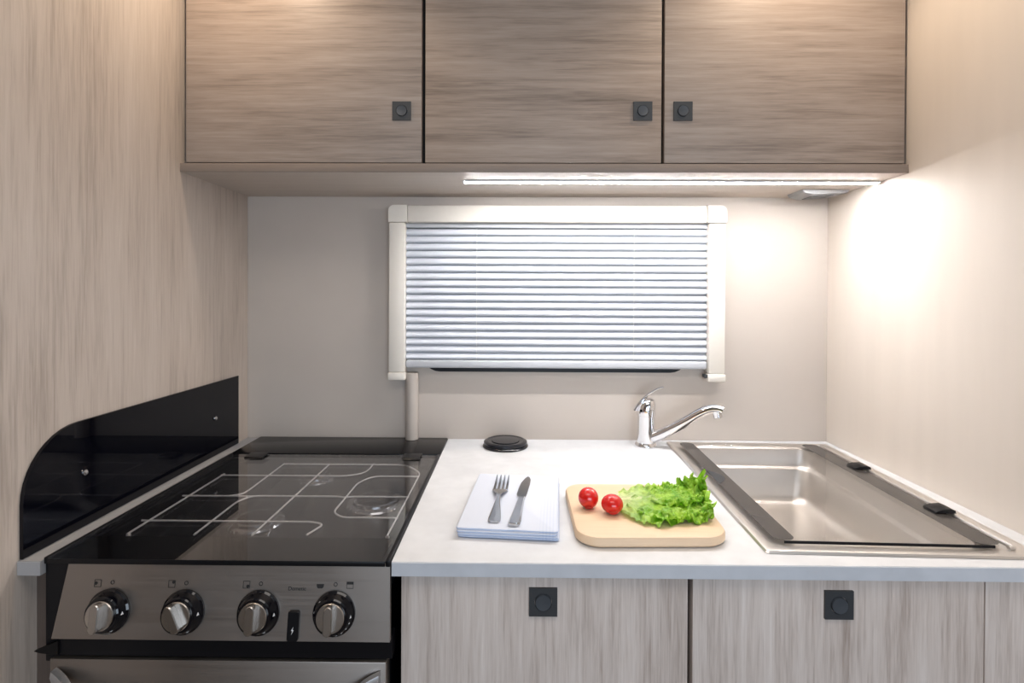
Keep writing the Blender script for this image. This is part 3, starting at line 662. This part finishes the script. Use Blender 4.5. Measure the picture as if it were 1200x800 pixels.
# folded napkin
NZ = ZC + 0.0006; ncx, ncy, nrot = 0.0000, -0.3820, math.radians(-4.7)
bm = B(); zz = 0.0
for k in range(4):
    th = 0.0034; hx = 0.0695 + random.uniform(-.002, .001); hy = 0.1095 + random.uniform(-.0025, .0015); ox = random.uniform(-.0015, .0015)
    loops = []
    for dz, ins in ((0.0, 0.0016), (0.0006, 0.0004), (th * .5, 0.0), (th - 0.0006, 0.0004), (th, 0.0018)):
        lp = []
        base = rr(-hx + ins + ox, hx - ins + ox, -hy + ins, hy - ins, 0.004, 3)
        # subdivide the loop so that the edges can sag and wave
        dense = []
        for i in range(len(base)):
            a, b = base[i], base[(i + 1) % len(base)]; m_ = 10 if math.dist(a, b) > 0.02 else 1
            for s in range(m_): dense.append((a[0] + (b[0] - a[0]) * s / m_, a[1] + (b[1] - a[1]) * s / m_))
        for x, y in dense:
            wv = 0.0007 * noise.noise(Vector((x * 28, y * 28, k * 3.1)))
            if k == 0: wv = max(wv, 0)
            lp.append((x + 0.0008 * noise.noise(Vector((y * 30, k, 2))), y + 0.0010 * noise.noise(Vector((x * 30, k, 5))), zz + dz + wv * (k > 0)))
        loops.append(lp)
    loft(bm, loops); zz += th * 0.97
nk = solo('folded_napkin', bm, 'napkin', 'folded white cloth napkin with faint blue stripes under the cutlery', 'napkin', (ncx, ncy, NZ), ang=50, rotz=nrot, world=False)
NT = NZ + zz + 0.0006
# fork
t = thing('fork', 'steel dinner fork lying on the napkin beside the knife', 'fork', (-0.0235, -0.3860, NT), 'cutlery on the napkin', rotz=math.radians(-3.0))
def strip(bm, pts, th):
    """pts: (y, half_width, z) ; flat bar along y with rounded section"""
    loops = []
    for y, w_, z in pts:
        loops.append([(w_, y, z + th * .35), (w_ * .7, y, z + th), (-w_ * .7, y, z + th), (-w_, y, z + th * .35), (-w_ * .8, y, z), (w_ * .8, y, z)])
    return loft(bm, loops)
bm = B(); strip(bm, [(-0.085, 0.0060, 0.0002), (-0.081, 0.0088, 0.0002), (-0.070, 0.0086, 0.0006), (-0.045, 0.0060, 0.0030), (-0.020, 0.0034, 0.0058), (-0.005, 0.0030, 0.0072), (0.006, 0.0045, 0.0064)], 0.0022)
part('handle', bm, 'cutlery', t, world=False)
bm = B(); strip(bm, [(0.0061, 0.0046, 0.0063), (0.018, 0.0095, 0.0046), (0.024, 0.0115, 0.0036), (0.030, 0.0122, 0.0028)], 0.0018)
hd = part('head', bm, 'cutlery', t, world=False)
for i in range(4):
    bm = B(); x = (i - 1.5) * 0.0065
    loops = []
    for y, w_, z in ((0.0301, 0.0022, 0.0028), (0.055, 0.0019, 0.0022), (0.078, 0.0016, 0.0040), (0.088, 0.0006, 0.0054)):
        loops.append([(x + w_, y, z), (x + w_ * .8, y, z + 0.0018), (x - w_ * .8, y, z + 0.0018), (x - w_, y, z)])
    loft(bm, loops); part('tine', bm, 'cutlery', hd, world=False)
# knife
t = thing('table_knife', 'steel table knife lying on the napkin beside the fork', 'knife', (0.0110, -0.3900, NT), 'cutlery on the napkin', rotz=math.radians(-7.5))
bm = B(); strip(bm, [(-0.093, 0.0040, 0.0004), (-0.091, 0.0082, 0.0003), (-0.080, 0.0090, 0.0002), (-0.050, 0.0072, 0.0004), (-0.015, 0.0058, 0.0010), (-0.002, 0.0052, 0.0012)], 0.0050)
part('handle', bm, 'cutlery', t, world=False)
bm = B(); strip(bm, [(-0.0019, 0.0060, 0.0012), (0.004, 0.0062, 0.0012)], 0.0046); part('bolster', bm, 'chrome', t, world=False)
bm = B(); prism(bm, [(-0.0060, 0.0041), (0.0056, 0.0041), (0.0064, 0.020), (0.0066, 0.060), (0.0060, 0.082), (0.0030, 0.0935), (-0.0005, 0.0965), (-0.0042, 0.088), (-0.0085, 0.066), (-0.0098, 0.040), (-0.0092, 0.016)], 2, 0.0018, 0.0034, 0.0005)
part('blade', bm, 'cutlery', t, world=False)

# chopping board
BT = 0.0150
bm = B(); bo = rr(0.082, 0.287, -0.512, -0.316, 0.030, 8)
def shape(pts):
    out = []
    for x, y in pts:
        u = (x - 0.082) / 0.205
        if y < -0.47: y += 0.006 * (u ** 3)            # front edge curves back a little towards the sink
        if x > 0.25 : x += (-y - 0.414) * -0.05
        out.append((x, y))
    return out
loft(bm, [lift(shape(rr(0.085, 0.284, -0.509, -0.319, 0.028, 8)), ZC + 0.0005), lift(shape(bo), ZC + 0.0035), lift(shape(bo), ZC + BT - 0.004), lift(shape(rr(0.0835, 0.2855, -0.5105, -0.3175, 0.029, 8)), ZC + BT - 0.0012), lift(shape(rr(0.087, 0.282, -0.507, -0.321, 0.027, 8)), ZC + BT)])
solo('chopping_board', bm, 'beech', 'light beech chopping board with rounded corners on the worktop', 'chopping board', (0.185, -0.414, ZC + 0.0005), ang=40)
BTZ = ZC + BT + 0.0004
def tomato(x, y, sx, sz, label, tilt):
    r = 0.0148; prof = [(0.0004, -r), (0.006, -r * .985)]
    for i in range(2, 19):
        a = -PI / 2 + PI * i / 20; prof.append((r * math.cos(a), r * math.sin(a)))
    prof += [(0.0030, r * .965), (0.0004, r * .93)]
    R = Matrix.Translation((x, y, BTZ + r * sz)) @ Matrix.Diagonal((sx, sx, sz, 1)) @ Matrix.Rotation(tilt, 4, 'X')
    t = thing('cherry_tomato', label, 'tomato', (x, y, BTZ), 'cherry tomatoes on the board')
    bm = B(); lathe(bm, prof, 28, R); part('fruit', bm, 'tomato', t, ang=60)
    bm = B(); lathe(bm, [(0.0018, r * .945), (0.0014, r * .97), (0.0003, r * .975)], 10, R); part('stem_scar', bm, 'scar', t)
tomato(0.1085, -0.4185, 1.0, 1.0, 'round red cherry tomato near the corner of the board, away from the lettuce', math.radians(-40))
tomato(0.1400, -0.4370, 1.06, 0.90, 'slightly flattened red cherry tomato right beside the lettuce', math.radians(-55))

# lettuce: three ruffled leaves
t = thing('lettuce', 'frilly bright green lettuce leaves on the chopping board', 'lettuce', (0.222, -0.42, BTZ))
def leaf(stem, tip, wf, wb, rise_f, rise_b, amp, seed, z0=0.003, arch=0.010, ns=84, nt=60, pale0=0.35, liftb=0.0):
    st = Vector(stem); tp = Vector(tip); d = tp - st; Ln = d.length; d.normalize(); pr = Vector((-d.y, d.x, 0)).normalized()
    bm = B(); lay = bm.verts.layers.float.new('pale'); grid = []
    for i in range(ns + 1):
        s = i / ns; row = []
        prof = (0.20 + 0.95 * math.sin(PI * min(1, s ** 0.75 * 0.86 + 0.06))) * (1 if s < .93 else max(0.3, 1 - ((s - .93) / .07) ** 2 * .7))
        for j in range(nt + 1):
            tt = j / nt * 2 - 1; a = abs(tt); w_ = (wb if tt > 0 else wf) * prof
            q = Vector((s * 9, tt * 5, seed))
            edge = a ** 1.6 * (0.25 + 0.75 * s) + 0.45 * s ** 6
            ruff = math.sin(s * 34 + seed + 3 * noise.noise(q)) * 0.55 + noise.noise(Vector((s * 17, tt * 9, seed + 4))) * 1.1 + 0.5 * noise.noise(Vector((s * 40, tt * 24, seed + 8)))
            ruff2 = math.cos(s * 31 + seed * 2 + 3 * noise.noise(q + Vector((3, 1, 2)))) + noise.noise(Vector((s * 30, tt * 16, seed + 12)))
            p = st + d * (s * Ln) + pr * (tt * w_)
            p += pr * (ruff2 * amp * 0.55 * edge * (1 if tt > 0 else -1)) + d * (noise.noise(Vector((s * 22, tt * 12, seed + 20))) * amp * 0.9 * edge)
            rise = (rise_b * (0.15 + 0.85 * s ** 2.2) if tt > 0 else rise_f) * a ** 1.7
            z = st.z + z0 + arch * math.sin(PI * min(1, s * 0.9)) * (1 - a ** 2 * 0.6) + rise + ruff * amp * (edge + 0.10) + 0.0016 * noise.noise(Vector((s * 55, tt * 40, seed)))
            z -= 0.0022 * math.exp(-(tt * 9) ** 2) * (1 - s)
            zmin = BTZ + 0.0004
            if p.x > 0.281 or p.y < -0.5: zmin = BTZ + 0.0008
            if z < zmin: z = zmin + 0.15 * abs(zmin - z) * 0.5
            v = bm.verts.new((p.x, p.y, z)); v[lay] = max(0.0, min(1.0, (1 - s / pale0) * 0.95 * (1 - 0.6 * a) + 0.75 * math.exp(-(tt * 13) ** 2) * (1 - s * .9) + 0.12 * noise.noise(Vector((s * 20, tt * 12, seed)))))
            row.append(v)
        grid.append(row)
    for i in range(ns):
        for j in range(nt): bm.faces.new((grid[i][j], grid[i + 1][j], grid[i + 1][j + 1], grid[i][j + 1]))
    return part('leaf', bm, 'leaf', t, ang=180)
leaf((0.158, -0.385, BTZ), (0.282, -0.420, BTZ), 0.074, 0.040, 0.001, 0.018, 0.0085, 1.3, arch=0.006, pale0=0.5)
leaf((0.172, -0.402, BTZ), (0.278, -0.450, BTZ), 0.046, 0.030, 0.002, 0.008, 0.0085, 6.1, z0=0.004, arch=0.006, pale0=0.28)
leaf((0.200, -0.405, BTZ), (0.287, -0.398, BTZ), 0.034, 0.026, 0.006, 0.034, 0.0095, 11.7, z0=0.006, arch=0.009, pale0=0.15)

# ------------------------------------------------------------------ ceiling downlights that graze the wall cabinets
for x, lab in ((-0.46, 'round warm ceiling downlight above the cooker'), (0.48, 'round warm ceiling downlight above the sink')):
    y = -0.40; t = thing('ceiling_downlight', lab, 'light', (x, y, 1.999), 'ceiling downlights')
    bm = B(); lathe(bm, [(0.036, -0.0005), (0.036, -0.006), (0.030, -0.010), (0.027, -0.010), (0.027, -0.003)], 32, Matrix.Translation((x, y, 2.0))); part('bezel', bm, 'alu', t)
    bm = B(); lathe(bm, [(0.0265, -0.0035), (0.0265, -0.0065), (0.001, -0.0075)], 28, Matrix.Translation((x, y, 2.0))); part('lens', bm, 'lamp', t)
    l = bpy.data.lights.new('downlight_beam', 'SPOT'); l.energy = SPOT_POWER; l.color = (1.0, 0.80, 0.60); l.spot_size = math.radians(125); l.spot_blend = 0.6; l.shadow_soft_size = 0.025
    o = bpy.data.objects.new('downlight_beam', l); C.objects.link(o); o.parent = t; o.location = (0, 0, -0.014)
